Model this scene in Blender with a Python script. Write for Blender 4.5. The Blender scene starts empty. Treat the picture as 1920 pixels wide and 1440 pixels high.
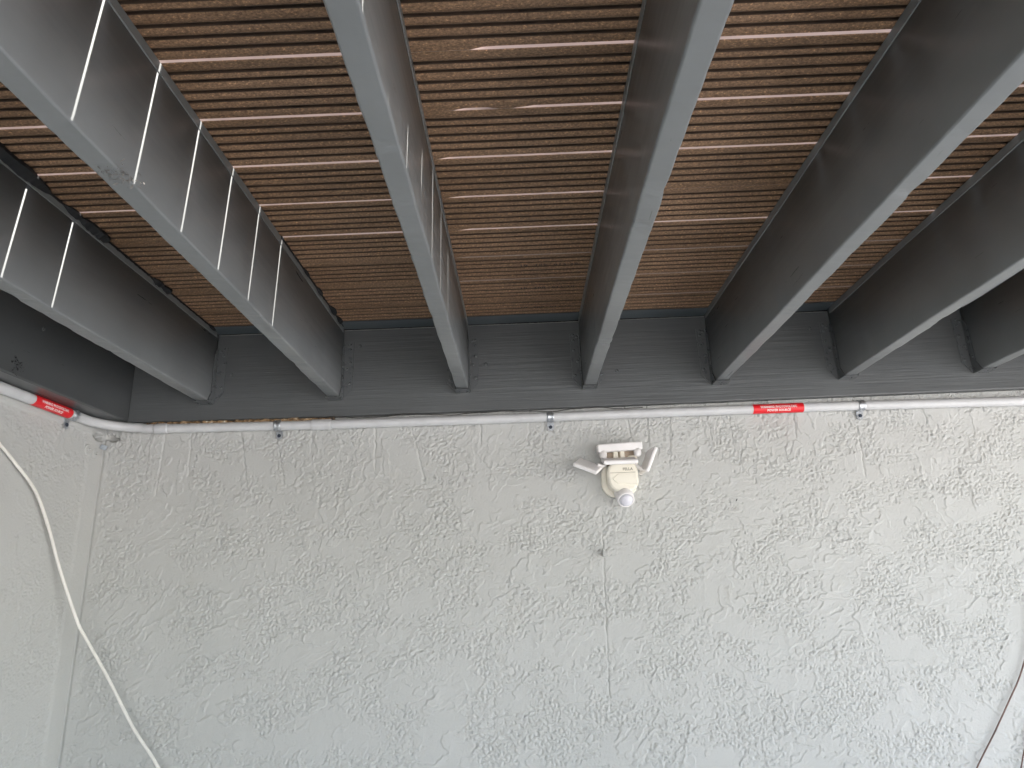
import bpy, bmesh, math, random
import numpy as np
from mathutils import Vector, Matrix
random.seed(7)
C = bpy.context.scene.collection
scene = bpy.context.scene

# ------------------------------------------------------------------ camera
cam_d = bpy.data.cameras.new("camera"); cam = bpy.data.objects.new("camera", cam_d); C.objects.link(cam)
def cam_axes(pit, yaw, rol):
    f = Vector((math.sin(yaw)*math.cos(pit), math.cos(yaw)*math.cos(pit), math.sin(pit)))
    r = Vector((math.cos(yaw), -math.sin(yaw), 0)); u = r.cross(f)
    return r*math.cos(rol)+u*math.sin(rol), -r*math.sin(rol)+u*math.cos(rol), f
cr, cu, cf = cam_axes(.29397, -.00621, -.03748)
CAMPOS = Vector((0, -2.07881, 0))
m = Matrix((cr, cu, -cf)).transposed().to_4x4(); m.translation = CAMPOS
cam.matrix_world = m
cam_d.sensor_width = 36; cam_d.lens = 1253.03/1920*36
cam_d.clip_start = 0.02; cam_d.clip_end = 400
scene.camera = cam

# ------------------------------------------------------------------ light
SUN = Vector((.69, .085, 1.0)).normalized()
world = bpy.data.worlds.new("World"); scene.world = world; world.use_nodes = True
nt = world.node_tree; bg = nt.nodes["Background"]
sky = nt.nodes.new("ShaderNodeTexSky"); sky.sky_type = 'NISHITA'; sky.sun_disc = False
sky.sun_elevation = math.asin(SUN.z); sky.sun_rotation = math.atan2(SUN.x, SUN.y)
sky.altitude = 0; sky.air_density = 1.0; sky.dust_density = 1.5; sky.ozone_density = 1.0
nt.links.new(sky.outputs[0], bg.inputs[0]); bg.inputs[1].default_value = .15
sd = bpy.data.lights.new("sun", 'SUN'); sd.energy = 4.6; sd.angle = math.radians(.5); sd.color = (1, .95, .88)
so = bpy.data.objects.new("sun", sd); C.objects.link(so)
so.rotation_euler = SUN.to_track_quat('Z', 'Y').to_euler(); so.location = (3, 0, 6)
scene.view_settings.view_transform = 'Standard'; scene.view_settings.look = 'None'
scene.view_settings.exposure = 2.56; scene.view_settings.gamma = 1.0
scene.view_settings.use_curve_mapping = False

# ------------------------------------------------------------------ constants (metres)
JX = [-1.0052, -.5847, -.1720, .2360, .6545, 1.0634, 1.4986, 1.92, 2.34, 2.76, 3.16]
JDZ = [-.001, -.004, .004, 0, -.002, -.001, .003, 0, 0, 0, 0]
JW, ZB, ZD = .039, .6045, .8463
P, Y0, GAP = .1445, -.0281, .0062
XL, YW, XA = -1.341, .020, -1.2588
DECK_R, DECK_F = 3.20, -4.7
GROUND = -1.5

# ------------------------------------------------------------------ helpers
def tag(o, label=None, cat=None, group=None, kind=None):
    if label: o['label'] = label
    if cat: o['category'] = cat
    if group: o['group'] = group
    if kind: o['kind'] = kind
    return o
def thing(name, loc, label, cat, group=None):
    o = bpy.data.objects.new(name, None); C.objects.link(o); o.location = loc
    o.empty_display_size = .05
    return tag(o, label, cat, group)
def link(name, me, mat, parent=None, loc=(0, 0, 0), smooth=False):
    if mat is not None and len(me.materials) == 0: me.materials.append(mat)
    if smooth: me.shade_smooth()
    o = bpy.data.objects.new(name, me); C.objects.link(o)
    if parent is not None:
        o.parent = parent
        # everything is given in world coordinates: undo the parents' offset
        off = Vector((0, 0, 0)); p = parent
        while p is not None: off += p.location; p = p.parent
        o.location = Vector(loc)-off
    else: o.location = loc
    return o
def from_bm(bm, name):
    me = bpy.data.meshes.new(name); bm.to_mesh(me); bm.free(); return me
def obj(name, bm, mat, parent=None, loc=(0, 0, 0), smooth=False):
    return link(name, from_bm(bm, name), mat, parent, loc, smooth)
def box(bm, lo, hi, mat4=None, bev=0, seg=2):
    b = bmesh.new(); bmesh.ops.create_cube(b, size=1)
    for v in b.verts: v.co = Vector([lo[i]+(v.co[i]+.5)*(hi[i]-lo[i]) for i in range(3)])
    if bev: bmesh.ops.bevel(b, geom=b.edges[:], offset=bev, segments=seg, affect='EDGES', profile=.5)
    if mat4 is not None: bmesh.ops.transform(b, matrix=mat4, verts=b.verts)
    t = bpy.data.meshes.new("t"); b.to_mesh(t); b.free(); bm.from_mesh(t); bpy.data.meshes.remove(t)
    return bm
def lathe(bm, prof, mat4=None, n=20):
    rings = []
    for r, h in prof:
        ring = []
        for i in range(n):
            a = 2*math.pi*i/n; co = Vector((r*math.cos(a), r*math.sin(a), h))
            if mat4 is not None: co = mat4 @ co
            ring.append(bm.verts.new(co))
        rings.append(ring)
    for a, b in zip(rings, rings[1:]):
        for i in range(n): bm.faces.new((a[i], a[(i+1) % n], b[(i+1) % n], b[i]))
    bm.faces.new(rings[0][::-1]); bm.faces.new(rings[-1])
    return bm
def smooth_path(pts, n=8):
    P_ = [Vector(p) for p in pts]; out = []
    for i in range(len(P_)-1):
        p0 = P_[max(i-1, 0)]; p1 = P_[i]; p2 = P_[i+1]; p3 = P_[min(i+2, len(P_)-1)]
        for k in range(n):
            t = k/n
            out.append(.5*((2*p1)+(p2-p0)*t+(2*p0-5*p1+4*p2-p3)*t*t+(3*p1-p0-3*p2+p3)*t*t*t))
    out.append(P_[-1]); return out
def tube(bm, path, r, n=10, cap=True):
    path = [Vector(p) for p in path]; rings = []; up = Vector((0, 0, 1))
    t0 = (path[1]-path[0]).normalized()
    nrm = t0.cross(up) if abs(t0.dot(up)) < .95 else t0.cross(Vector((1, 0, 0))); nrm.normalize()
    for i, p in enumerate(path):
        t = (path[min(i+1, len(path)-1)]-path[max(i-1, 0)]).normalized()
        nrm = (nrm-t*nrm.dot(t)).normalized(); b = t.cross(nrm)
        rr = r(i) if callable(r) else r
        rings.append([bm.verts.new(p+(nrm*math.cos(2*math.pi*k/n)+b*math.sin(2*math.pi*k/n))*rr) for k in range(n)])
    for a, b in zip(rings, rings[1:]):
        for i in range(n): bm.faces.new((a[i], a[(i+1) % n], b[(i+1) % n], b[i]))
    if cap: bm.faces.new(rings[0][::-1]); bm.faces.new(rings[-1])
    return bm

# numpy gradient noise
def perlin(x, y, seed=0):
    rng = np.random.RandomState(seed); T = rng.rand(256, 256)*2*np.pi
    gx, gy = np.cos(T), np.sin(T)
    xi = np.floor(x).astype(np.int64); yi = np.floor(y).astype(np.int64); xf = x-xi; yf = y-yi
    def g(ix, iy, dx, dy):
        a, b = ix & 255, iy & 255
        return gx[a, b]*dx+gy[a, b]*dy
    u = xf*xf*xf*(xf*(xf*6-15)+10); v = yf*yf*yf*(yf*(yf*6-15)+10)
    n00 = g(xi, yi, xf, yf); n10 = g(xi+1, yi, xf-1, yf); n01 = g(xi, yi+1, xf, yf-1); n11 = g(xi+1, yi+1, xf-1, yf-1)
    return 1.5*((n00*(1-u)+n10*u)*(1-v)+(n01*(1-u)+n11*u)*v)
def fbm(x, y, seed, o=3):
    s = 0; a = 1; t = 0
    for i in range(o): s = s+a*perlin(x*2**i+13.7*i, y*2**i+5.1*i, seed+i); t += a; a *= .5
    return s/t
def sstep(a, b, x):
    t = np.clip((x-a)/(b-a), 0, 1); return t*t*(3-2*t)

def stucco(x, z, seed, strength=1.0, top=.52):
    """trowelled knock-down stucco: height towards the viewer in metres"""
    wx = .010*fbm(x/.05, z/.05, seed+1, 3)+.0035*perlin(x/.011, z/.011, seed+2)
    wz = .010*fbm(x/.05, z/.05, seed+5, 3)+.0035*perlin(x/.011, z/.011, seed+6)
    X, Z = x+wx, z+wz
    # direction of the trowel: upright just under the top, slanting up to the right below, nearly level low down
    tt = sstep(.20, .42, z+.05*fbm(x/.2, z/.2, seed+9, 2))
    ang = .42+.22*fbm(x/.9, z/.9, seed+10, 2)
    def lay(ang, sd, L, W):
        a = X*np.cos(ang)+Z*np.sin(ang); b = -X*np.sin(ang)+Z*np.cos(ang)
        return fbm(a/L, b/W, sd, 3)
    def lap(n, c, A, fall=.16, e=.006):
        """a lip of mortar: sharp on one side, feathered out on the other"""
        d = n-c; return A*sstep(-e, e, d)*np.exp(-np.maximum(d, 0)/fall)
    def lap(n, c, A, fall=.16, e=.006):
        """a lip of mortar: sharp on one side, feathered out on the other"""
        d = n-c; return A*sstep(-e, e, d)*np.exp(-np.maximum(d, 0)/fall)
    K = lambda k, sc, lo=-.08, hi=.12: sstep(lo, hi, fbm(x/sc+k*7.3, z/sc-k*3.1, seed+90+k, 2))
    n1 = lay(ang, seed+20, .15, .085); n1b = lay(np.full_like(x, 1.45), seed+24, .15, .06)
    n1 = n1*(1-tt)+n1b*tt
    h = lap(n1, .05, .0021)*K(1, .16)+lap(-n1, .16, .0019)*K(2, .18)
    n2 = lay(ang+.5, seed+30, .10, .07)
    h += lap(n2, .16, .0019)*K(3, .14)+lap(-n2, .24, .0016)*K(4, .15)
    # clusters of craters and crumbs where the coat was dragged
    M = fbm(x/.17, z/.11, seed+40, 3); M = sstep(-.30, .10, M)
    Mb = sstep(-.2, .2, fbm(x/.10+3, z/.10, seed+45, 2))
    Xf = x+.35*wx; Zf = z+.35*wz
    n3 = perlin(Xf/.0088, Zf/.0074, seed+50)+.5*perlin(Xf/.0050, Zf/.0046, seed+51)
    n7 = perlin(Xf/.0155, Zf/.0120, seed+52)+.5*perlin(Xf/.0072, Zf/.0062, seed+53)
    th = 1.08-.86*M*(1-.5*Mb); th7 = 1.05-.66*M*(.25+.75*Mb)
    h -= .0019*sstep(th-.04, th+.08, -n3)+.0019*sstep(th7-.03, th7+.06, -n7)
    h += .0011*sstep(th+.02, th+.22, n3)+lap(n7, .42, .0012, .3, .03)*M
    h -= .0013*sstep(.30, .50, -perlin(Xf/.0056, Zf/.0050, seed+55))*(.25+.75*M)
    # drag scratches
    a = X*np.cos(ang)+Z*np.sin(ang); b = -X*np.sin(ang)+Z*np.cos(ang)
    M3 = sstep(.2, .45, fbm(x/.22-4, z/.12, seed+70, 2))
    h += .0008*perlin(a/.09, b/.0065, seed+71)*M3
    h += .0012*fbm(x/.30, z/.30, seed+80, 2)
    h += .00020*perlin(x/.0045, z/.0045, seed+81)
    return h*strength

def grid_mesh(name, xs, zs, fn):
    """fn(X,Z)->(N,3) world coords ; xs,zs 1-D"""
    X, Z = np.meshgrid(xs, zs); co = fn(X.ravel(), Z.ravel())
    nx, nz = len(xs), len(zs)
    i = np.arange((nx-1)*(nz-1)); r = i//(nx-1); c = i % (nx-1); a = r*nx+c
    quads = np.stack([a, a+1, a+1+nx, a+nx], 1).astype(np.int32)
    me = bpy.data.meshes.new(name); me.vertices.add(len(co)); me.vertices.foreach_set("co", co.astype(np.float32).ravel())
    me.loops.add(quads.size); me.loops.foreach_set("vertex_index", quads.ravel())
    me.polygons.add(len(quads)); me.polygons.foreach_set("loop_start", np.arange(0, quads.size, 4, dtype=np.int32))
    me.polygons.foreach_set("loop_total", np.full(len(quads), 4, np.int32))
    me.polygons.foreach_set("use_smooth", np.ones(len(quads), bool))
    me.update(calc_edges=True); me.validate(); return me

# ------------------------------------------------------------------ materials
def mat(name, col, rough=.5, metal=0, spec=.5):
    m = bpy.data.materials.new(name); m.use_nodes = True; b = m.node_tree.nodes["Principled BSDF"]
    b.inputs["Base Color"].default_value = (*col, 1); b.inputs["Roughness"].default_value = rough
    b.inputs["Metallic"].default_value = metal; b.inputs["Specular IOR Level"].default_value = spec
    return m
def N(m, t, **kw):
    n = m.node_tree.nodes.new(t)
    for k, v in kw.items():
        if k.startswith('i_'): n.inputs[k[2:].replace('_', ' ')].default_value = v
        else: setattr(n, k, v)
    return n
def L(m, a, b): m.node_tree.links.new(a, b)
def coords(m, scale=(1, 1, 1)):
    g = N(m, "ShaderNodeNewGeometry"); mp = N(m, "ShaderNodeMapping"); mp.inputs['Scale'].default_value = scale
    L(m, g.outputs['Position'], mp.inputs[0]); return mp.outputs[0]
def noise(m, vec, scale, detail=3, rough=.5):
    n = N(m, "ShaderNodeTexNoise"); n.inputs['Scale'].default_value = scale; n.inputs['Detail'].default_value = detail
    n.inputs['Roughness'].default_value = rough; L(m, vec, n.inputs['Vector']); return n.outputs[0]
def ramp(m, fac, stops):
    r = N(m, "ShaderNodeValToRGB"); e = r.color_ramp.elements
    e[0].position, e[0].color = stops[0][0], (*stops[0][1], 1); e[1].position, e[1].color = stops[-1][0], (*stops[-1][1], 1)
    for p_, c_ in stops[1:-1]: x = e.new(p_); x.color = (*c_, 1)
    L(m, fac, r.inputs[0]); return r.outputs[0]
def mixc(m, fac, a, b, mode='MIX'):
    x = N(m, "ShaderNodeMix", data_type='RGBA', blend_type=mode)
    for v, s in ((fac, 0), (a, 6), (b, 7)):
        if hasattr(v, 'is_output'): L(m, v, x.inputs[s])
        else: x.inputs[s].default_value = v if s == 0 else (*v, 1)
    return x.outputs[2]
def bsdf(m): return m.node_tree.nodes["Principled BSDF"]
def bump(m, h, dist, strength=1.0, prev=None):
    b = N(m, "ShaderNodeBump"); b.inputs['Distance'].default_value = dist; b.inputs['Strength'].default_value = strength
    L(m, h, b.inputs['Height'])
    if prev is not None: L(m, prev, b.inputs['Normal'])
    L(m, b.outputs[0], bsdf(m).inputs['Normal']); return b.outputs[0]

def grey_paint(name, stretch, base=(.178, .186, .188), rough=.30, grain=.0007):
    """dark grey exterior paint brushed over rough-sawn timber; stretch = mapping scale with the long axis small"""
    m = mat(name, base, rough); p = coords(m)
    g = coords(m, stretch)
    n1 = noise(m, p, 3.2, 5, .6)
    c = ramp(m, n1, [(.3, tuple(v*.88 for v in base)), (.55, base), (.75, tuple(v*1.13 for v in base))])
    n2 = noise(m, p, 420, 2)     # dust specks caught in the paint
    sp = ramp(m, n2, [(.74, (0, 0, 0)), (.80, (1, 1, 1))])
    c = mixc(m, sp, c, (.17, .17, .16)); L(m, c, bsdf(m).inputs['Base Color'])
    gr = noise(m, g, 60, 5, .65)
    r = ramp(m, gr, [(.3, (rough-.03,)*3), (.7, (rough+.06,)*3)]); L(m, r, bsdf(m).inputs['Roughness'])
    b1 = bump(m, gr, grain, 1.0)
    bump(m, noise(m, p, 18, 2), .0008, .4, b1)
    return m
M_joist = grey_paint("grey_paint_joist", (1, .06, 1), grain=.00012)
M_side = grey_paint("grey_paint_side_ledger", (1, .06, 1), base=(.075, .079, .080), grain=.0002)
M_ledger = grey_paint("grey_paint_ledger", (.05, 1, 1.6), base=(.094, .099, .101), rough=.36, grain=.0016)
M_hanger = grey_paint("grey_paint_metal", (1, 1, 1), base=(.100, .106, .109), rough=.28, grain=.00004)
M_black = mat("black_butyl_tape", (.008, .008, .009), .6)
M_flash = grey_paint("grey_blue_overspray", (.05, 1, 1), base=(.10, .118, .128), rough=.35)

M_wall = mat("painted_stucco", (.5, .51, .47), .62, spec=.35)
p_ = coords(M_wall)
c_ = ramp(M_wall, noise(M_wall, p_, 1.6, 4), [(.3, (.484, .484, .466)), (.7, (.524, .523, .508))])
c_ = mixc(M_wall, ramp(M_wall, noise(M_wall, p_, 9, 5, .6), [(.62, (0, 0, 0)), (.85, (.5, .5, .5))]), c_, (.48, .465, .425))
L(M_wall, c_, bsdf(M_wall).inputs['Base Color'])
b1 = bump(M_wall, noise(M_wall, p_, 330, 4, .6), .0006, .8)
bump(M_wall, noise(M_wall, p_, 120, 3), .0008, .6, b1)

M_deck = mat("composite_decking", (.19, .115, .07), .62, spec=.35)
p_ = coords(M_deck)
base = ramp(M_deck, noise(M_deck, coords(M_deck, (.25, 1, 1)), 7, 4), [(.3, (.205, .124, .072)), (.7, (.315, .198, .122))])
fleck = ramp(M_deck, noise(M_deck, coords(M_deck, (.55, 1, 1)), 330, 2, .7), [(.36, (.62, .6, .58)), (.5, (.95, .95, .95)), (.62, (1.2, 1.17, 1.12)), (.74, (2.6, 2.4, 2.0))])
c_ = mixc(M_deck, 1.0, base, fleck, 'MULTIPLY')
L(M_deck, c_, bsdf(M_deck).inputs['Base Color'])
bump(M_deck, noise(M_deck, p_, 300, 3), .0005, .5)

M_edge = None
def plastic(name, col, rough=.4, var=.06):
    m = mat(name, col, rough); p = coords(m)
    L(m, ramp(m, noise(m, p, 22, 4), [(.3, tuple(v*(1-var) for v in col)), (.7, tuple(min(1, v*(1+var)) for v in col))]), bsdf(m).inputs['Base Color'])
    return m
M_edge = plastic("smooth_edge_gap_light", (.58, .49, .46), .32)  # board sides coloured paler to stand in for daylight glowing in the gaps
M_groove = plastic("groove_painted_shade", (.080, .052, .036), .7, .3)  # dark colour stands in for the shade inside the board grooves
M_pvc = plastic("grey_pvc", (.57, .57, .575), .36)
M_zinc = mat("galvanised_steel", (.55, .57, .6), .38, metal=.85)
p_ = coords(M_zinc); L(M_zinc, ramp(M_zinc, noise(M_zinc, p_, 240, 3), [(.35, (.38, .40, .43)), (.65, (.62, .64, .67))]), bsdf(M_zinc).inputs['Base Color'])
M_screw = plastic("dark_blue_screw", (.02, .03, .05), .35)
M_red = plastic("red_sticker", (.72, .012, .02), .35, .03)
M_ink = plastic("white_print", (.85, .78, .76), .5, .02)
M_darkink = plastic("black_print", (.02, .018, .02), .6, .02)
M_cream = plastic("cream_plastic", (.86, .81, .70), .38, .03)
M_white = plastic("white_plastic", (.86, .83, .82), .34, .03)
M_lens = plastic("frosted_lens", (.72, .71, .77), .26, .04)
M_led = mat("led_panel_cover", (.62, .60, .56), .25)
br = N(M_led, "ShaderNodeTexBrick"); br.inputs['Scale'].default_value = 110; br.inputs['Color1'].default_value = (.66, .64, .58, 1)
br.inputs['Color2'].default_value = (.58, .55, .48, 1); br.inputs['Mortar'].default_value = (.36, .36, .36, 1)
L(M_led, coords(M_led), br.inputs['Vector']); L(M_led, br.outputs[0], bsdf(M_led).inputs['Base Color'])
M_letter = plastic("moulded_letters", (.30, .27, .22), .5, .02)
M_cable = plastic("white_cable", (.80, .77, .72), .42)
M_wire = plastic("weathered_brown_wire", (.16, .10, .085), .6, .3)
M_dkwire = plastic("black_wire", (.02, .016, .014), .5, .2)
M_foam = mat("old_brown_sealant", (.25, .15, .07), .7)
p_ = coords(M_foam); L(M_foam, ramp(M_foam, noise(M_foam, p_, 45, 5, .7), [(.35, (.03, .022, .016)), (.5, (.22, .13, .06)), (.62, (.35, .25, .15)), (.70, (.65, .60, .5))]), bsdf(M_foam).inputs['Base Color'])
M_conc = mat("bounce_slab_concrete", (.36, .34, .30), .85)
p_ = coords(M_conc); L(M_conc, ramp(M_conc, noise(M_conc, p_, 2.2, 6, .6), [(.3, (.34, .335, .325)), (.7, (.41, .405, .395))]), bsdf(M_conc).inputs['Base Color'])
M_soil = mat("bare_soil_and_turf", (.11, .10, .07), .95)
p_ = coords(M_soil); L(M_soil, ramp(M_soil, noise(M_soil, p_, 3.0, 7, .7), [(.3, (.38, .365, .335)), (.7, (.48, .462, .425))]), bsdf(M_soil).inputs['Base Color'])
M_soffit = plastic("eave_paint", (.6, .59, .55), .6)

# ------------------------------------------------------------------ ground
bm = bmesh.new()
for x, y in ((-150, -150), (150, -150), (150, 150), (-150, 150)): bm.verts.new((x, y, GROUND))
bm.faces.new(bm.verts[:]); g = obj("ground", bm, M_soil); tag(g, kind="structure")
bm = bmesh.new(); box(bm, (.76, -14.0, GROUND-.06), (26.0, YW-.004, GROUND+.04), bev=.006)
tag(obj("bounce_slab", bm, M_conc), kind="structure")  # unseen slab, added to bounce sunlight up from the lower right

# ------------------------------------------------------------------ walls
def seq(*parts):
    out = []
    for a, b, st in parts:
        n = max(1, int(round(abs(b-a)/st))); out += list(np.linspace(a, b, n, endpoint=False))
    out.append(parts[-1][1]); return np.array(out)
ST = .0021
xs = seq((XL-.02, 1.98, ST), (1.98, 2.3, .01), (2.3, 7.0, .15))
zs = seq((GROUND-.05, -.75, .05), (-.75, -.60, .01), (-.60, .575, ST), (.575, .62, .01), (.62, 5.2, .3))
def back_fn(X, Z):
    h = stucco(X, Z, 100, 1.0)
    h = h*(1-sstep(1.90, 1.98, X))*sstep(-.76, -.62, Z)
    rng = random.Random(3)
    # upright board-edge steps under the conduit, each with its own length and wobble
    x = -1.25
    while x < 1.8:
        x += rng.uniform(.045, .12); ln = rng.uniform(.06, .24); dx = rng.uniform(-.03, .05); side = rng.choice((-1, 1)); amp = rng.uniform(.0014, .0032)
        if rng.random() < .75:
            cx = x+dx*(.51-Z)/.2+.0035*perlin(Z/.02+x*50, X*0+x*7, 7)
            m_ = sstep(.51-ln, .51-ln+.03, Z)*(1-sstep(.56, .58, Z))
            h -= amp*np.exp(-((X-cx)/.0022)**2)*m_
            h += side*.0013*sstep(-.002, .002, X-cx)*np.exp(-np.abs(X-cx)/.03)*m_
    # long dry seam running down from the stub and up towards the lamp
    cx = .2450+.0035*perlin(Z/.05, X*0, 8)+.0015*perlin(Z/.013, X*0, 19)+.03*(Z-.09)
    m_ = sstep(-.40, -.28, Z)*(1-sstep(.19, .22, Z))
    h -= .0034*np.exp(-((X-cx)/.0019)**2)*m_*(.5+.5*sstep(-.4, .4, perlin(Z/.035, X*0, 18)))
    # a few straight trowel scratches
    for (x0, z0, x1, z1) in ((-.98, -.235, -.55, -.215), (-.15, -.36, .22, -.315), (.55, -.16, .74, -.19), (.85, -.06, 1.2, -.10), (.42, .12, .78, .16), (-.5, .02, -.28, .11), (.1, -.10, .35, -.075)):
        dx, dz = x1-x0, z1-z0; l = math.hypot(dx, dz); u = ((X-x0)*dx+(Z-z0)*dz)/l; v = (-(X-x0)*dz+(Z-z0)*dx)/l
        m_ = sstep(0, .03, u)*(1-sstep(l-.03, l, u)); v = v+.0012*perlin(u/.04, u*0+x0*9, 9)
        h -= .0011*np.exp(-(v/.0022)**2)*m_
    # crumbled hole at the top of the corner
    d = ((X+1.318)/.030)**2+((Z-.5065+.25*(X+1.318))/.011)**2+.7*perlin(X/.008, Z/.008, 12)
    h -= .050*(1-sstep(.75, 1.0, d))
    h = h*sstep(XL-.005, XL+.05, X)+.002*(1-sstep(XL, XL+.05, X))
    h -= .0045*np.exp(-((X-XL-.006)/.004)**2)
    return np.stack([X, YW-h, Z], 1)
bw = link("stucco_wall", grid_mesh("stucco_wall", xs, zs, back_fn), M_wall)
tag(bw, "pale grey-green textured stucco wall facing the camera below the dark ledger board", "wall")
ST = .0023
ys = seq((-9.0, -.85, .15), (-.85, -.75, .01), (-.75, YW+.012, ST))
zs2 = seq((GROUND-.05, -.75, .05), (-.75, -.50, .01), (-.50, .575, ST), (.575, .62, .01), (.62, 5.2, .3))
def left_fn(Y, Z):
    h = stucco(Y*1.0+3.3, Z, 300, .62)
    top = sstep(-.0015, .0015, Z-(.508+.002*perlin(Y/.05, Y*0, 21)+.025*sstep(-.5, .1, -Y-.05)*0))
    h = h*(1-top)+top*(.0045+.15*h)
    h = h*sstep(-.86, -.76, Y)*sstep(-.76, -.52, Z)
    edge = sstep(-.055, -.035, Y+.004*perlin(Z/.03, Y*0+3, 22))   # smoother strip floated along the corner
    h = h*(1-.75*edge)+.0025*edge
    d = ((Y+.006)/.030)**2+((Z-.503)/.012)**2+.6*perlin(Y/.008, Z/.008, 23)
    h -= .040*(1-sstep(.75, 1.0, d))
    return np.stack([XL+h, Y, Z], 1)
lw = link("stucco_wall", grid_mesh("side_stucco_wall", ys, zs2, left_fn), M_wall)
tag(lw, "smoother stucco side wall meeting the main wall at a corner, white cable hanging before it", "wall")
# roof eave high above the deck (carries the shade that stops the sun short of the wall)
bm = bmesh.new(); box(bm, (XL, -.345, 3.40), (7.0, YW-.004, 3.55), bev=.004)
obj("eave", bm, M_soffit, bw)

# ------------------------------------------------------------------ the deck overhead
deck = thing("raised_deck", (XL+.02, 0, ZB), "raised deck overhead with dark grey painted joists and ribbed brown composite boards", "deck")

# joists: rounded arrises, slightly wavy, one mesh each
def joist_bm(seed, x0, dz):
    rng = np.random.RandomState(seed); bm = bmesh.new()
    ys_ = list(np.linspace(-.0045, -1.7, 110))+list(np.linspace(-1.75, DECK_F+.045, 14))
    hw = JW/2; r = .004
    prof = [(-hw, ZD-.001), (-hw, ZB+r+.006), (-hw, ZB+r)]
    for k in range(1, 4): a = math.pi/2*k/4; prof.append((-hw+r-r*math.cos(a), ZB+r-r*math.sin(a)))
    prof += [(-hw+r, ZB), (hw-r, ZB)]
    for k in range(1, 4): a = math.pi/2*k/4; prof.append((hw-r+r*math.sin(a), ZB+r-r*math.cos(a)))
    prof += [(hw, ZB+r), (hw, ZB+r+.006), (hw, ZD-.001)]
    Y = np.array(ys_)
    wob = .0012*perlin(Y/.35, Y*0+seed*3.3, seed); wz = .0012*perlin(Y/.25, Y*0+seed*1.7, seed+1)
    el = .0010*perlin(Y/.06, Y*0+seed, seed+2)+.0005*perlin(Y/.018, Y*0+seed, seed+3)
    er = .0010*perlin(Y/.06, Y*0+seed+.5, seed+4)+.0005*perlin(Y/.018, Y*0+seed, seed+5)
    # a few chips knocked out of the arrises
    for e in (el, er):
        for _ in range(3):
            c = -rng.uniform(.1, 1.5); e -= rng.uniform(.001, .003)*np.exp(-((Y-c)/rng.uniform(.006, .02))**2)
    rings = []
    for i, y in enumerate(ys_):
        ring = []
        for j, (px, pz) in enumerate(prof):
            x = px+wob[i]; z = pz+(wz[i]+dz if pz < ZB+.02 else 0)
            if 2 <= j <= 6: x -= el[i]*(1 if j < 6 else 0); z -= el[i]*.8
            if 7 <= j <= 11: x += er[i]*(1 if j > 7 else 0); z -= er[i]*.8
            ring.append(bm.verts.new((x0+x, y, z)))
        rings.append(ring)
    for a, b in zip(rings, rings[1:]):
        for j in range(len(prof)): k = (j+1) % len(prof); bm.faces.new((a[k], a[j], b[j], b[k]))
    bm.faces.new(rings[0]); bm.faces.new(rings[-1][::-1])
    return bm
def tape_bm(x0, seed, drop):
    """painted-over joist tape folded down both sides; its lower edge shows as a faint line"""
    bm = bmesh.new(); Y = np.linspace(-.02, -1.75, 90)
    for s in (-1, 1):
        d = drop+.0022*perlin(Y/.3, Y*0+s, seed)
        t = .0001+.0004*np.abs(perlin(Y/.05, Y*0+s*2, seed+1))
        cols = []
        for i, y in enumerate(Y):
            xo = x0+s*(JW/2+t[i]+.0014)
            cols.append([bm.verts.new((x0+s*(JW/2-.001), y, ZD-d[i]-.0016)), bm.verts.new((xo, y, ZD-d[i])), bm.verts.new((xo, y, ZD-.0015)), bm.verts.new((x0+s*(JW/2-.001), y, ZD-.0012))])
        for a, b in zip(cols, cols[1:]):
            for j in range(3):
                f = (a[j], a[j+1], b[j+1], b[j]); bm.faces.new(f if s > 0 else f[::-1])
    return bm
joists = []
for i, x in enumerate(JX):
    j = obj("joist", joist_bm(40+i, x, JDZ[i]), M_joist, deck, smooth=False)
    for f in j.data.polygons: f.use_smooth = abs(f.normal.y) < .5 and f.normal.z < .5
    joists.append(j)
    obj("joist_tape", tape_bm(x, 60+i, .020), M_joist, j)
joists[0]['label'] = "leftmost joist with black torn tape along its top"
joists[1]['label'] = "joist striped by thin lines of sun, splintered knot on its edge"

# torn black tape bulging at the top of the first two joists
def torn_tape(x0, y0, y1, seed, amp, spots):
    bm = bmesh.new(); Y = np.linspace(y0, y1, int(abs(y1-y0)/.004))
    w = np.full_like(Y, .0012)
    for c, l, a in spots: w += a*np.exp(-np.abs((Y-c)/l)**4)
    w += amp*np.maximum(0, perlin(Y/.03, Y*0+seed, seed)); 
    low = .004+.75*w+.003*np.abs(perlin(Y/.02, Y*0+4, seed+1))
    cols = []
    for y, ww, lo in zip(Y, w, low):
        x = x0+JW/2+.0022
        cols.append([bm.verts.new(c) for c in ((x-.002, y, ZD-lo-.0005), (x+.0006, y, ZD-lo), (x+ww, y, ZD-.45*lo), (x+ww*1.02, y, ZD-.0008), (x-.002, y, ZD-.0005))])
    for a, b in zip(cols, cols[1:]):
        for k in range(4): bm.faces.new((a[k], a[k+1], b[k+1], b[k]))
    return bm
tp = obj("torn_tape", torn_tape(JX[0], -.03, -1.2, 5, .0025, [(-1.02, .10, .016), (-.90, .05, .012), (-.765, .022, .010), (-.70, .035, .014), (-.655, .02, .012), (-.40, .022, .010), (-.355, .02, .011), (-.06, .02, .006)]), M_black, joists[0])
obj("torn_tape", torn_tape(JX[1], -.03, -.62, 6, .0018, [(-.42, .02, .004), (-.30, .025, .006), (-.16, .03, .009), (-.08, .025, .008)]), M_black, joists[1])

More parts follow.
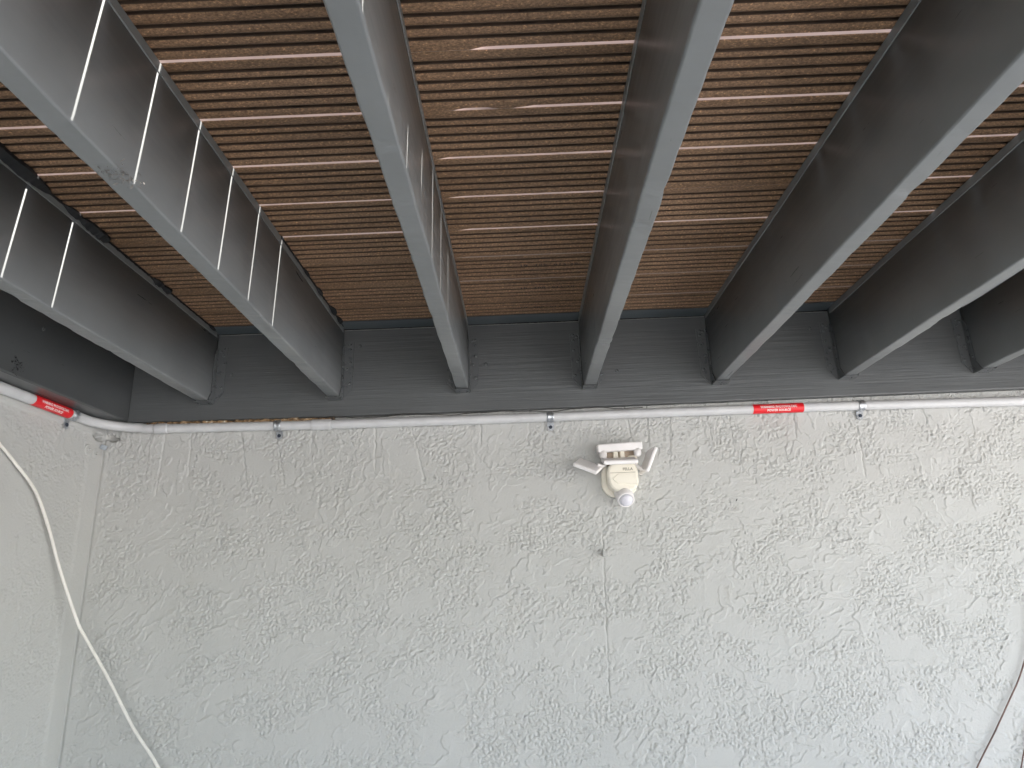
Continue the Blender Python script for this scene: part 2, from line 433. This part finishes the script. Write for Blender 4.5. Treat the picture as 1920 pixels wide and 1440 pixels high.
# splinters round the knot on the second joist
def splinters(c, n, spread, axis):
    bm = bmesh.new(); rng = random.Random(11)
    for _ in range(n):
        o = Vector((c[0]+rng.gauss(0, spread[0]), c[1]+rng.gauss(0, spread[1]), c[2]+rng.gauss(0, spread[2])))
        d = Vector((rng.gauss(0, 1), rng.gauss(0, 1), rng.gauss(0, 1))).normalized()
        s = Vector((rng.gauss(0, 1), rng.gauss(0, 1), rng.gauss(0, 1))).normalized()
        l = rng.uniform(.002, .006); w = rng.uniform(.0006, .0016)
        a = [o-d*l, o+s*w, o+d*l, o-s*w+Vector(axis)*w]
        v = [bm.verts.new(q) for q in a]
        for t in ((0, 1, 2), (0, 2, 3), (0, 3, 1), (1, 3, 2)): bm.faces.new([v[k] for k in t])
    return bm
kn = obj("splintered_knot", splinters((JX[1]+JW/2-.008, -1.236, ZB-.003), 130, (.010, .014, .0018), (0, 0, -1)), plastic("torn_wood", (.16, .15, .14), .8, .5), joists[1])
kn['kind'] = 'stuff'

# deck boards with a scalloped underside
def board_profile():
    w = P-GAP; cuts = [0, .195, .335, .525, .695, .865, 1.0]; pts = [(0, .0215), (0, .0015), (.0012, .0004)]
    for a, b in zip(cuts, cuts[1:]):
        g = .0038; lo = a*w+(g if a > 0 else .0016); hi = b*w-(g if b < 1 else .0016)
        n = 5
        for k in range(n+1):
            t = k/n; dip = .0040*(2*t-1)**2 if (a > 0 or b < 1) else 0
            if a == 0: dip *= (1 if t > .5 else 0)
            if b == 1: dip *= (1 if t < .5 else 0)
            pts.append((lo+(hi-lo)*t, dip))
        if b < 1: pts += [(b*w-.0029, .0090), (b*w+.0029, .0090)]
    pts += [(w, .0015), (w, .0215)]
    return pts
PROF = board_profile()
# stretches where neighbouring boards touch: gap number -> [(x0, x1, remaining width)]
PINCH = {-1: [(-.16, -.005, .0004)], 0: [(-.16, -.055, .0004)], 1: [(-.16, -.10, .0003), (-.015, .02, .0006)], 2: [(-.16, -.145, .0005)],
         3: [(-.16, -.135, .0004), (.24, .66, .0012)], 4: [(-.16, -.125, .0004), (-1.05, -.60, .0007)], 5: [(-1.35, -.60, .0008), (-.6, -.15, .0018)],
         6: [(-1.35, -.17, .0010)], 7: [(-1.35, -.2, .001), (-.2, .2, .0015)]}
BX = np.concatenate([np.linspace(XL+.006, 1.9, 150), np.linspace(1.95, DECK_R+.02, 8)])
def board_bm(k):
    bx = BX if k > -4 else BX[::12]
    bm = bmesh.new(); yk = -(8-k)*P+Y0; rings = []
    g = np.full_like(bx, GAP)+.0007*perlin(bx/.5, bx*0+k*2.3, 90+k)
    if k+1 >= 5: g = g-.0016
    for a, b, r in PINCH.get(k+1, []):
        mk = sstep(a-.02, a, bx)*(1-sstep(b-.004, b+.03, bx)); g = g*(1-mk)+r*mk
    near = .0005*perlin(bx/.3, bx*0+k, 120+k)
    sag = .0009*perlin(bx/.6, bx*0+k*5, 150+k)
    w0 = P-GAP
    for i, x in enumerate(bx):
        w = P-g[i]-near[i]
        rings.append([bm.verts.new((x, yk+near[i]+py+(w-w0)*float(sstep(.93*w0, .985*w0, py)), ZD+.0012+pz+max(0, sag[i]))) for py, pz in PROF])
    n = len(PROF)
    for a, b in zip(rings, rings[1:]):
        for j in range(n): q = (j+1) % n; bm.faces.new((a[j], a[q], b[q], b[j]))
    bm.faces.new(rings[0][::-1]); bm.faces.new(rings[-1])
    bmesh.ops.recalc_face_normals(bm, faces=bm.faces[:])
    for f in bm.faces:
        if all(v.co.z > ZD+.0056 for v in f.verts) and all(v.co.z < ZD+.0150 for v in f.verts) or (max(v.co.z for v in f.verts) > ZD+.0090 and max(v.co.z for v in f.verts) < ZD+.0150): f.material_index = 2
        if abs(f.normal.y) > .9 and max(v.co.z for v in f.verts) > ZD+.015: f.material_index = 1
    return bm
boards = {}
for k in range(-24, 8):
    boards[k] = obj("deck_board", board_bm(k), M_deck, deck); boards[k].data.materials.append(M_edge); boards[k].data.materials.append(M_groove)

bm = bmesh.new(); box(bm, (XL-.004, -.0335, ZD+.0010), (DECK_R, YW+.012, ZD+.0215)); obj("light_block_strip", bm, M_black, deck)  # added to block sky leaking in above the ledger; black keeps the slot dark
# ledger boards (painted timber against the two walls)
def ledger_bm(horizontal):
    bm = bmesh.new()
    if horizontal:
        A = list(np.linspace(XA+.0015, 2.2, 60))+[DECK_R]
        zb = np.interp(A, [-1.26, -.57, .53, 1.62, 3], [.549, .5426, .5426, .546, .546])
        f = lambda t, d, z: (t, d, z)
        prof = lambda b: [(0, .8370), (0, b+.005), (.0012, b+.0022), (.004, b+.0004), (.0165, b), (.0165, .8370)]
    else:
        A = list(np.linspace(DECK_F, -1.3, 8))+list(np.linspace(-1.25, YW-.004, 50))
        zb = np.interp(A, [-3, -.55, -.3, .04], [.55, .5500, .5505, .553])
        f = lambda t, d, z: (XA-d, t, z)
        prof = lambda b: [(0, .845), (0, b+.005), (.0012, b+.0022), (.004, b+.0004), (.0785, b), (.0785, .845)]
    rings = [[bm.verts.new(f(t, d, z)) for d, z in prof(b)] for t, b in zip(A, zb)]
    for a, b in zip(rings, rings[1:]):
        for j in range(6): q = (j+1) % 6; bm.faces.new((a[j], a[q], b[q], b[j]))
    bm.faces.new(rings[0][::-1]); bm.faces.new(rings[-1])
    bmesh.ops.recalc_face_normals(bm, faces=bm.faces[:]); return bm
led = obj("ledger_board", ledger_bm(True), M_ledger, deck)
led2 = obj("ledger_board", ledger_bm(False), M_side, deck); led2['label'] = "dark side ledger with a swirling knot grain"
# front rim and posts, behind the camera
bm = bmesh.new(); box(bm, (XA, DECK_F, ZB), (DECK_R, DECK_F+.04, ZD-.001), bev=.003); obj("rim_joist", bm, M_ledger, deck)
for px in (XA+.06, 3.1):
    bm = bmesh.new(); box(bm, (px-.045, DECK_F+.042, GROUND), (px+.045, DECK_F+.132, ZB-.004), bev=.004); obj("post", bm, M_joist, deck)
# thin painted flashing between ledger and the last board, one length per bay
edges = [XA]+JX[:8]
for i in range(len(edges)-1):
    a = edges[i]+(JW/2+.0015 if i else .002); b = edges[i+1]-JW/2-.0015
    bm = bmesh.new(); n = 24; top = []; rows = []
    rg = random.Random(i+50); t0 = rg.uniform(-.001, .0015); t1 = rg.uniform(-.001, .0015)
    for k in range(n+1):
        t = k/n; x = a+(b-a)*t; z = .8405+t0*(1-t)+t1*t+.0004*math.sin(t*9+i)
        rows.append([bm.verts.new(c) for c in ((x, -.0035, z), (x, -.062, z+.0018), (x, -.062, z+.0045), (x, -.0035, z+.004))])
    for r0, r1 in zip(rows, rows[1:]):
        for j in range(4): q = (j+1) % 4; bm.faces.new((r0[j], r1[j], r1[q], r0[q]))
    bm.faces.new(rows[0]); bm.faces.new(rows[-1][::-1]); bmesh.ops.recalc_face_normals(bm, faces=bm.faces[:])
    obj("flashing_strip", bm, M_flash, deck)

# joist hangers with their screws
bm = bmesh.new(); lathe(bm, [(.0050, 0), (.0050, .0018), (.0038, .0034), (.0016, .0040)], n=10)
SCREW = from_bm(bm, "screw"); SCREW.materials.append(M_hanger); SCREW.shade_smooth()
def hanger_bm(x0, dz):
    bm = bmesh.new(); zb = ZB+dz; T = .797; hw = JW/2+.0016; t = .0020
    for s in (-1, 1):
        # flange on the ledger, tapering to the seat
        pts = [(s*hw, zb-.0018), (s*(hw+.030), zb+.033), (s*(hw+.032), T-.002), (s*(hw+.030), T), (s*hw, T)]
        f = [bm.verts.new((x0+a, -.0006-t, z)) for a, z in pts]; b = [bm.verts.new((x0+a, -.0004, z)) for a, z in pts]
        bm.faces.new(f); bm.faces.new(b[::-1])
        for k in range(5): q = (k+1) % 5; bm.faces.new((f[k], b[k], b[q], f[q]))
        # wing on the side of the joist
        pts = [(-.0015, zb-.0018), (-.046, zb-.0018), (-.024, zb+.030), (-.024, T-.03), (-.0015, T)]
        f = [bm.verts.new((x0+s*hw, y, z)) for y, z in pts]; b = [bm.verts.new((x0+s*(hw+t), y, z)) for y, z in pts]
        bm.faces.new(f); bm.faces.new(b[::-1])
        for k in range(5): q = (k+1) % 5; bm.faces.new((f[k], b[k], b[q], f[q]))
    box(bm, (x0-hw-t, -.047, zb-.0038), (x0+hw+t, -.001, zb-.0022))
    bmesh.ops.recalc_face_normals(bm, faces=bm.faces[:]); return bm
RX = Matrix.Rotation(math.pi/2, 4, 'X')
for i, x in enumerate(JX[:8]):
    hg = obj("joist_hanger", hanger_bm(x, JDZ[i]), M_hanger, deck)
    rg = random.Random(100+i); hw = JW/2
    off = Vector(deck.location)
    def put(loc, rot):
        s = bpy.data.objects.new("screw", SCREW); C.objects.link(s); s.parent = hg
        s.location = Vector(loc)-off-Vector(hg.location); s.rotation_euler = rot
    for s in (-1, 1):
        for a, z in ((.022, .788), (.012, .782), (.023, .768), (.023, .728+rg.uniform(-.01, .01)), (.0225, .652), (.013, .700)):
            if rg.random() < .93: put((x+s*(hw+a+rg.uniform(-.001, .001)), -.002, z+rg.uniform(-.003, .003)), (math.pi/2, 0, 0))
        for z in (.710, .660):
            put((x+s*(hw+.0030), -.014, z+rg.uniform(-.004, .004)), (0, s*math.pi/2, 0))
# washered bolts on the ledgers
bm = bmesh.new(); lathe(bm, [(.0065, 0), (.0065, .0012), (.0040, .0014), (.0040, .0042), (.0030, .005)], n=8)
BOLT = from_bm(bm, "bolt"); BOLT.materials.append(M_hanger)
for bx_, bz in ((-.5126, .7813), (-.0962, .7005), (-.9338, .7002), (.9774, .7805), (.33, .66)):
    b = bpy.data.objects.new("bolt", BOLT); C.objects.link(b); b.parent = led; b.rotation_euler = (math.pi/2, 0, .3)
    b.location = Vector((bx_, -.0004, bz))
b = bpy.data.objects.new("bolt", BOLT); C.objects.link(b); b.parent = led2; b.rotation_euler = (0, math.pi/2, .3)
b.location = Vector((XA+.0004, -.4325, .7033))
k2 = obj("splintered_knot", splinters((XA+.001, -.498, .578), 60, (.001, .011, .012), (1, 0, 0)), M_black, led2); k2['kind'] = 'stuff'

# printed dot-matrix lines on three boards
def text_mesh(s, size, bold=0.0, spacing=1.0):
    cu_ = bpy.data.curves.new("t", 'FONT'); cu_.body = s; cu_.size = size; cu_.align_x = 'CENTER'; cu_.align_y = 'CENTER'
    cu_.offset = bold; cu_.resolution_u = 2; cu_.space_character = spacing
    o = bpy.data.objects.new("t", cu_); C.objects.link(o)
    dg = bpy.context.evaluated_depsgraph_get(); dg.update()
    me = bpy.data.meshes.new_from_object(o.evaluated_get(dg)); me.materials.clear()
    bpy.data.objects.remove(o); return me
for k, cy, s in ((5, -.4075, "10  200  017:20"), (6, -.2620, "10  200  017:20"), (7, -.1175, "10  200  017:20")):
    me = text_mesh(s, .020, .0004, 1.25)
    for v in me.vertices:
        v.co = Vector((.103+v.co.x, cy+v.co.y*-1*-.62, ZD-.0002))
    o = link("print", me, M_darkink, boards[k])

# ------------------------------------------------------------------ conduit
R = .0148
def cz(x): return float(np.interp(x, [-1.3, -1.21, -.57, -.017, .535, 1.085, 1.6, 3.2], [.527, .5265, .5172, .5137, .514, .512, .506, .496]))
XC = XL+.0195; YC = -.001
cond = thing("conduit", (0, YC, .5177), "light grey plastic conduit running along the wall under the ledger and round the corner", "conduit")
path = [(XC, y, .5355) for y in np.linspace(-3.2, -.60, 6)]+[(XC, y, .5355) for y in np.linspace(-.55, -.155, 8)]
rb = .125; cx_, cy_ = XC+rb, YC-rb
for k in range(1, 16):
    a = math.pi-math.pi/2*k/16; path.append((cx_+rb*math.cos(a), cy_+rb*math.sin(a), .5355-.005*k/16))
path += [(x, YC+.0006*math.sin(x*5), cz(x)) for x in np.linspace(cx_, 3.0, 60)]
bm = bmesh.new(); tube(bm, path, R, 24); obj("pipe", bm, M_pvc, cond, smooth=True)
def sleeve(x0, x1, r):
    bm = bmesh.new(); n = 6
    pts = [(x0, 0)]+[(x0+(x1-x0)*k/n, r) for k in range(n+1)]+[(x1, 0)]
    for a in (0,):
        ring = []
        P2 = [(x, YC+.0006*math.sin(x*5), cz(x)) for x in (x0, x0+.001, x1-.0015, x1)]
        tube(bm, P2, lambda i: (r-.0006, r, r, r-.0008)[i], 24)
    return bm
obj("coupling", sleeve(-.6574, -.5957, R+.0026), M_pvc, cond, smooth=False)
for f in cond.children[-1].data.polygons: f.use_smooth = len(f.vertices) == 4
# flared end of the bend
bm = bmesh.new(); xx = (-1.165, -1.160, -1.125, -1.12); tube(bm, [(x, YC, cz(x)) for x in xx], lambda i: (R+.0003, R+.0016, R+.0016, R+.0003)[i], 24); obj("coupling", bm, M_pvc, cond, smooth=True)

def sticker(frame, length, name, label, phi0):
    """frame(u, a, r) -> world point: u along the pipe, a angle from straight out, r radius"""
    bm = bmesh.new(); nu, na = 16, 22; r = R+.0007
    G = [[bm.verts.new(frame(-length/2+length*i/nu, phi0+1.75-3.5*j/na, r)) for j in range(na+1)] for i in range(nu+1)]
    for i in range(nu):
        for j in range(na): bm.faces.new((G[i][j], G[i+1][j], G[i+1][j+1], G[i][j+1]))
    bmesh.ops.recalc_face_normals(bm, faces=bm.faces[:])
    o = obj("warning_label", bm, M_red, cond, smooth=True); o['label'] = label
    for s, v0, size in (("WARNING: PHOTOVOLTAIC", .0048, .0098), ("POWER SOURCE", -.0058, .0098)):
        me = text_mesh(s, size, .00028, 1.02)
        ws = max(v.co.x for v in me.vertices)-min(v.co.x for v in me.vertices); want = (.72 if v0 > 0 else .46)*length; sc = want/ws
        for v in me.vertices: v.co = frame(v.co.x*sc, phi0+(v0+v.co.y)/R, R+.0012)
        link("lettering", me, M_ink, o)
xm = (.7577+.9173)/2*.9906
def fr_main(u, a, r):
    x = xm+u; return Vector((x, YC+.0006*math.sin(x*5)-r*math.cos(a), cz(x)+r*math.sin(a)))
sticker(fr_main, .160, "warning_label", "red warning label on the right stretch of the pipe", -.22)
def fr_left(u, a, r): return Vector((XC+r*math.cos(a), -.268+u, .5355+r*math.sin(a)))
sticker(fr_left, .155, "warning_label", "red warning label on the left stretch of the pipe", -.36)

# pipe straps
def strap_parts(root, frame):
    bm = bmesh.new(); r0, r1 = R+.0009, R+.0024; na = 22; sec = []
    a_lo, a_hi = -1.9, 1.9
    ws = (-.011, -.0085, -.006, .006, .0085, .011)
    rr = (r0+.0004, r1+.0012, r1, r1, r1+.0012, r0+.0004)
    rows = [[bm.verts.new(frame(w, a_lo+(a_hi-a_lo)*k/na, rr_)) for w, rr_ in zip(ws, rr)] for k in range(na+1)]
    for p, q in zip(rows, rows[1:]):
        for j in range(5): bm.faces.new((p[j], p[j+1], q[j+1], q[j]))
    bmesh.ops.recalc_face_normals(bm, faces=bm.faces[:]); obj("band", bm, M_zinc, root, smooth=True)
    bm = bmesh.new()
    # tab flat on the wall below the pipe, with rounded foot
    out = [(-.0105, -R-.001), (.0105, -R-.001), (.0105, -R-.020), (.006, -R-.027), (-.006, -R-.027), (-.0105, -R-.020)]
    f = [bm.verts.new(frame.flat(u, v, .0135)) for u, v in out]; b = [bm.verts.new(frame.flat(u, v, .0160)) for u, v in out]
    bm.faces.new(f); bm.faces.new(b)
    for k in range(6): q = (k+1) % 6; bm.faces.new((f[k], f[q], b[q], b[k]))
    bmesh.ops.recalc_face_normals(bm, faces=bm.faces[:]); obj("tab", bm, M_zinc, root)
    bm = bmesh.new(); lathe(bm, [(.0058, 0), (.0058, .0018), (.0035, .0030), (.001, .0031)], frame.screw, n=12)
    obj("screw", bm, M_screw, root, smooth=False)
class FrM:
    def __init__(s, x): s.x = x; s.z = cz(x); s.screw = Matrix.Translation((x, YC+.0132, s.z-R-.0155)) @ RX
    def __call__(s, w, a, r): return Vector((s.x+w, YC-r*math.cos(a), s.z+r*math.sin(a)))
    def flat(s, u, v, d): return Vector((s.x+u, YC+d, s.z+v))
class FrL:
    def __init__(s, y): s.y = y; s.z = .5355; s.screw = Matrix.Translation((XC-.0132, y, s.z-R-.0155)) @ Matrix.Rotation(math.pi/2, 4, 'Y')
    def __call__(s, w, a, r): return Vector((XC+r*math.cos(a), s.y+w, s.z+r*math.sin(a)))
    def flat(s, u, v, d): return Vector((XC-d, s.y+u, s.z+v))
for x, lb in ((-.767, "galvanised pipe strap with a blue screw just left of the conduit coupling"),
              (.1055, "galvanised pipe strap on the conduit above and left of the security light"),
              (1.0945, "galvanised pipe strap right of the red warning label on the main wall")):
    t = thing("pipe_strap", (x, YC+.02, cz(x)), lb, "pipe strap", "pipe straps holding the conduit"); strap_parts(t, FrM(x))
t = thing("pipe_strap", (XL, -.172, .5355), "galvanised pipe strap on the side wall beside the left warning label", "pipe strap", "pipe straps holding the conduit"); strap_parts(t, FrL(-.172))

# ------------------------------------------------------------------ security light
LX, LZ = .322, .318
lamp = thing("security_light", (LX, YW+.02, LZ), "cream and white motion sensor light with tilted panels on the stucco wall", "security light")
def rounded_plate(bm, cx, cz_, w, h, r, y0, y1, taper=0, n=8):
    def loop(y, s):
        o = []
        for qx, qz, a0 in ((1, 1, 0), (-1, 1, 90), (-1, -1, 180), (1, -1, 270)):
            for k in range(n+1):
                a = math.radians(a0+90*k/n); o.append(bm.verts.new((cx+qx*(w/2-s-(r-s))+(r-s)*math.cos(a), y, cz_+qz*(h/2-r)+(r-s)*math.sin(a))))
        return o
    ls = [loop(y0, 0), loop(y1+(y0-y1)*.18, 0), loop(y1+(y0-y1)*.05, taper*.4), loop(y1, taper)]
    for a, b in zip(ls, ls[1:]):
        for i in range(len(a)): q = (i+1) % len(a); bm.faces.new((a[i], a[q], b[q], b[i]))
    bm.faces.new(ls[0][::-1]); bm.faces.new(ls[-1]); bmesh.ops.recalc_face_normals(bm, faces=bm.faces[:]); return bm
CX, CZ = .3165, .310
bm = bmesh.new(); rounded_plate(bm, CX, CZ, .109, .110, .040, .039, .022, .003); obj("back_plate", bm, M_cream, lamp)
bm = bmesh.new(); rounded_plate(bm, CX+.006, CZ+.003, .093, .098, .036, .0215, -.028, .007); hb = obj("housing", bm, M_cream, lamp)
bm = bmesh.new(); box(bm, (CX-.034, -.0292, CZ+.0120), (CX+.043, -.0275, CZ+.0132)); obj("seam", bm, M_letter, hb)
# raised chevron panel on the housing
bm = bmesh.new(); pts = [(-.026, -.006), (-.012, .007), (.046, .007), (.046, -.026), (-.012, -.020)]
f = [bm.verts.new((CX+a, -.0305, CZ+z)) for a, z in pts]; b = [bm.verts.new((CX+a*1.06, -.0270, CZ+z*1.08)) for a, z in pts]
bm.faces.new(f)
for k in range(5): q = (k+1) % 5; bm.faces.new((f[k], f[q], b[q], b[k]))
bmesh.ops.recalc_face_normals(bm, faces=bm.faces[:]); obj("raised_panel", bm, M_cream, hb)
me = text_mesh("FELLA", .0115, .0003, 1.0)
for v in me.vertices: v.co = Vector((CX+.0205+v.co.x*1.02, -.0290, CZ+.0225+v.co.y))
link("lettering", me, M_letter, hb)
# sensor looking down and out
ax = Vector((.03, -.80, -.60)).normalized(); base = Vector((.3225, .008, .268))
Q = Matrix.Translation(base) @ ax.to_track_quat('Z', 'Y').to_matrix().to_4x4()
bm = bmesh.new(); lathe(bm, [(.027, -.012), (.028, .004), (.0275, .030), (.0262, .046), (.0240, .0500), (.0212, .0502), (.0205, .0485)], Q, 32); sn = obj("sensor", bm, M_white, lamp, smooth=True)
bm = bmesh.new(); lathe(bm, [(.0204, .0480), (.0196, .0515), (.0165, .0555), (.0110, .0588), (.0050, .0603), (.0005, .0606)], Q, 32); obj("lens", bm, M_lens, sn, smooth=True)
# panels: (centre, size, rotation)
def panel(name, c, size, rot, led_side=-1, parent=lamp, mat_=M_white):
    Mx = Matrix.Translation(c) @ rot
    sx, sy, sz = (s/2 for s in size)
    bm = bmesh.new(); box(bm, (-sx, -sy, -sz), (sx, sy, sz), Mx, bev=min(.005, sz*.8), seg=3); h = obj(name, bm, mat_, parent)
    if led_side:
        bm = bmesh.new(); zz = led_side*(sz+.0006)
        box(bm, (-sx+.006, -sy+.006, min(zz, led_side*sz*.5)), (sx-.006, sy-.006, max(zz, led_side*sz*.5)), Mx, bev=.0004, seg=1); obj("led_cover", bm, M_led, h)
    return h
def rot(x=0, y=0, z=0): return Matrix.Rotation(math.radians(z), 4, 'Z') @ Matrix.Rotation(math.radians(y), 4, 'Y') @ Matrix.Rotation(math.radians(x), 4, 'X')
panel("light_head", Vector((.3105, -.050, .355)), (.104, .066, .0135), rot(17, 0, 0))
panel("light_head", Vector((.216, -.035, .345)), (.078, .070, .0125), rot(24, 25, -14))
panel("light_head", Vector((.405, -.012, .358)), (.086, .062, .0120), rot(0, -64, 12), 0)
# solar yoke on top: bar with two hanging knobs
bar = panel("yoke", Vector((.319, -.010, .404)), (.139, .044, .0260), rot(6, -2.2, 0), 0)
for dx in (-.052, .054):
    bm = bmesh.new(); prof = [(.0118, .0)]+[(.0118, -.014)]+[(.0118*math.cos(a), -.014-.0118*math.sin(a)) for a in (.35, .7, 1.05, 1.4)]
    lathe(bm, prof[::-1], Matrix.Translation((.319+dx, -.020, .394+dx*.04)), 20); obj("knob", bm, M_white, bar, smooth=True)
for dx in (-.012, .008):
    bm = bmesh.new(); box(bm, (.319+dx-.007, -.012, .345), (.319+dx+.007, .010, .395), bev=.002); obj("arm", bm, M_cream, lamp)
bm = bmesh.new(); box(bm, (.345, .000, .350), (.375, .020, .380), bev=.003); obj("arm", bm, M_cream, lamp)
bm = bmesh.new(); box(bm, (.272, .004, .350), (.366, .018, .396), bev=.003); obj("bracket", bm, plastic("tan_inner_bracket", (.42, .33, .25), .5, .1), lamp)
for p0, p1 in (((.272, -.002, .352), (.245, -.028, .350)), ((.362, -.002, .352), (.394, -.012, .330))):
    bm = bmesh.new(); tube(bm, smooth_path([p0, [(p0[i]+p1[i])/2-(.004 if i == 2 else 0) for i in range(3)], p1], 4), .0062, 12); obj("arm", bm, M_white, lamp, smooth=True)

lamp.location += Vector((-.007, -.020, -.003))
# ------------------------------------------------------------------ cables and oddments
t = tag(obj("cable", tube(bmesh.new(), smooth_path([(-1.333, -.62, .49), (-1.333, -.50, .440), (-1.332, -.4100, .3957), (-1.3306, -0.347, 0.3571), (-1.3271, -0.265, 0.2977), (-1.3253, -0.195, 0.2104), (-1.318, -0.125, 0.0892), (-1.2862, -0.065, -0.051), (-1.2658, -0.05, -0.0959), (-1.1986, -0.025, -0.2102), (-1.1167, -0.012, -0.3436), (-1.0355, -0.008, -0.4476), (-.93, -.006, -.62), (-.87, -.006, -.80)], 10), .0043, 12), M_cable, smooth=True),
        "loose white cable curving down across the side wall and corner", "cable")
tag(obj("wire", tube(bmesh.new(), smooth_path([(1.72, .008, .49), (1.70, .010, .25), (1.575, .011, .03), (1.4859, 0.0110, -0.0991), (1.4611, 0.0110, -0.1833), (1.4294, 0.0110, -0.2515), (1.3955, 0.0100, -0.3070), (1.3650, 0.0110, -0.3487), (1.3344, 0.0100, -0.3880), (1.2946, 0.0110, -0.4410), (1.2257, 0.0100, -0.5251), (1.1491, 0.0110, -0.6340)], 6), .0021, 8), M_wire, smooth=True),
    "thin weathered brown wire slanting down the wall at bottom right", "wire")
tag(obj("wire", tube(bmesh.new(), smooth_path([(1.79, .008, .49), (1.75, .010, .10), (1.58, .011, -.20), (1.4166, 0.0110, -0.3962), (1.3715, 0.0110, -0.4770), (1.3464, 0.0100, -0.5290), (1.3076, 0.0110, -0.6142)], 6), .0019, 8), M_wire, smooth=True),
    "short dark wire in the very bottom right corner, right of the longer wire", "wire")
pts = []
for k in range(40):
    x = -.70+k*(1.10/39); pts.append((x, -.012+.004*math.sin(k*.9), cz(x)+R+.0045+.0032*math.sin(k*.62)+.0012*math.sin(k*1.7)))
tag(obj("wire", tube(bmesh.new(), smooth_path(pts, 3), .0013, 6), M_dkwire, smooth=True), "thin black wire lying wavy on top of the conduit", "wire")
# crumbling brown sealant in the slot above the conduit
bm = bmesh.new(); n = 150; rows = []
for k in range(n+1):
    x = -1.19+k*(.60/n); zz = cz(x)+R; nn = lambda s: float(perlin(np.array([x/.012+s]), np.array([s*3.1]), 77)[0])
    top_ = float(np.interp(x, [-1.26, -.57], [.549, .5426]))
    rows.append([bm.verts.new((x, -.006+.006*nn(1), zz-.004)), bm.verts.new((x, -.008+.006*nn(2), zz+.003+.003*nn(3))), bm.verts.new((x, -.005+.006*nn(4), top_-.002+.002*nn(5))), bm.verts.new((x, .0165, top_-.001)), bm.verts.new((x, .0165, zz-.004))])
for a, b in zip(rows, rows[1:]):
    for j in range(5): q = (j+1) % 5; bm.faces.new((a[j], a[q], b[q], b[j]))
bm.faces.new(rows[0]); bm.faces.new(rows[-1][::-1]); bmesh.ops.recalc_face_normals(bm, faces=bm.faces[:])
tag(obj("sealant_bead", bm, M_foam), "crumbling brown sealant in the slot between ledger and conduit, left half", "sealant")

# painted-over stub on the wall
st = thing("wall_stub", (.251, YW, .085), "small painted-over bracket stub where a seam in the stucco starts", "bracket")
bm = bmesh.new(); box(bm, (.242, YW-.020, .077), (.260, YW+.002, .093), Matrix.Rotation(0, 4, 'X'), bev=.0015); obj("bracket", bm, M_wall, st)
bm = bmesh.new(); lathe(bm, [(.0035, 0), (.0035, .010), (.002, .012)], Matrix.Translation((.2445, YW-.012, .095)) @ RX, 10); obj("nub", bm, M_wall, st)
bm = bmesh.new(); lathe(bm, [(.002, 0), (.002, .006)], Matrix.Translation((.2555, YW-.019, .0865)) @ RX, 10); obj("nub", bm, M_wall, st)
# two painted washers on the side wall
for (y, z), lb in (((-.052, .4555), "left one of two painted-over washers near the wall corner"), ((-.014, .4485), "right one of two painted-over washers, nearest the wall corner")):
    w = thing("washer", (XL, y, z), lb, "washer", "painted-over washers on the side wall")
    RY = Matrix.Translation((XL-.001, y, z)) @ Matrix.Rotation(math.pi/2, 4, 'Y')
    bm = bmesh.new(); lathe(bm, [(.0165, 0), (.0165, .0045), (.0150, .0058), (.008, .0060)], RY, 20); obj("disc", bm, M_wall, w)
    bm = bmesh.new(); lathe(bm, [(.0045, .005), (.0045, .0115), (.003, .013)], RY, 8); obj("bolt", bm, M_wall, w)
bm = bmesh.new(); box(bm, (-.009, -.003, -.0075), (.009, .003, .0075), Matrix.Translation((XL+.012, .008, .4735)) @ Matrix.Rotation(.35, 4, 'Y') @ Matrix.Rotation(.6, 4, 'Z'), bev=.001)
tag(obj("clip", bm, plastic("grey_clip", (.30, .33, .36), .5)), "small grey clip in the wall corner just under the crumbled hole", "clip")
# insect
bug = thing("insect", (.6674, YW-.003, .2306), "tiny dark insect sitting on the stucco right of the light", "insect")
bm = bmesh.new(); lathe(bm, [(.0003, -.005), (.0013, -.003), (.0016, 0), (.0009, .002), (.0012, .0035), (.0004, .005)], Matrix.Translation((.6674, YW-.006, .2306)) @ Matrix.Rotation(.6, 4, 'Y'), 8); obj("body", bm, M_dkwire, bug)
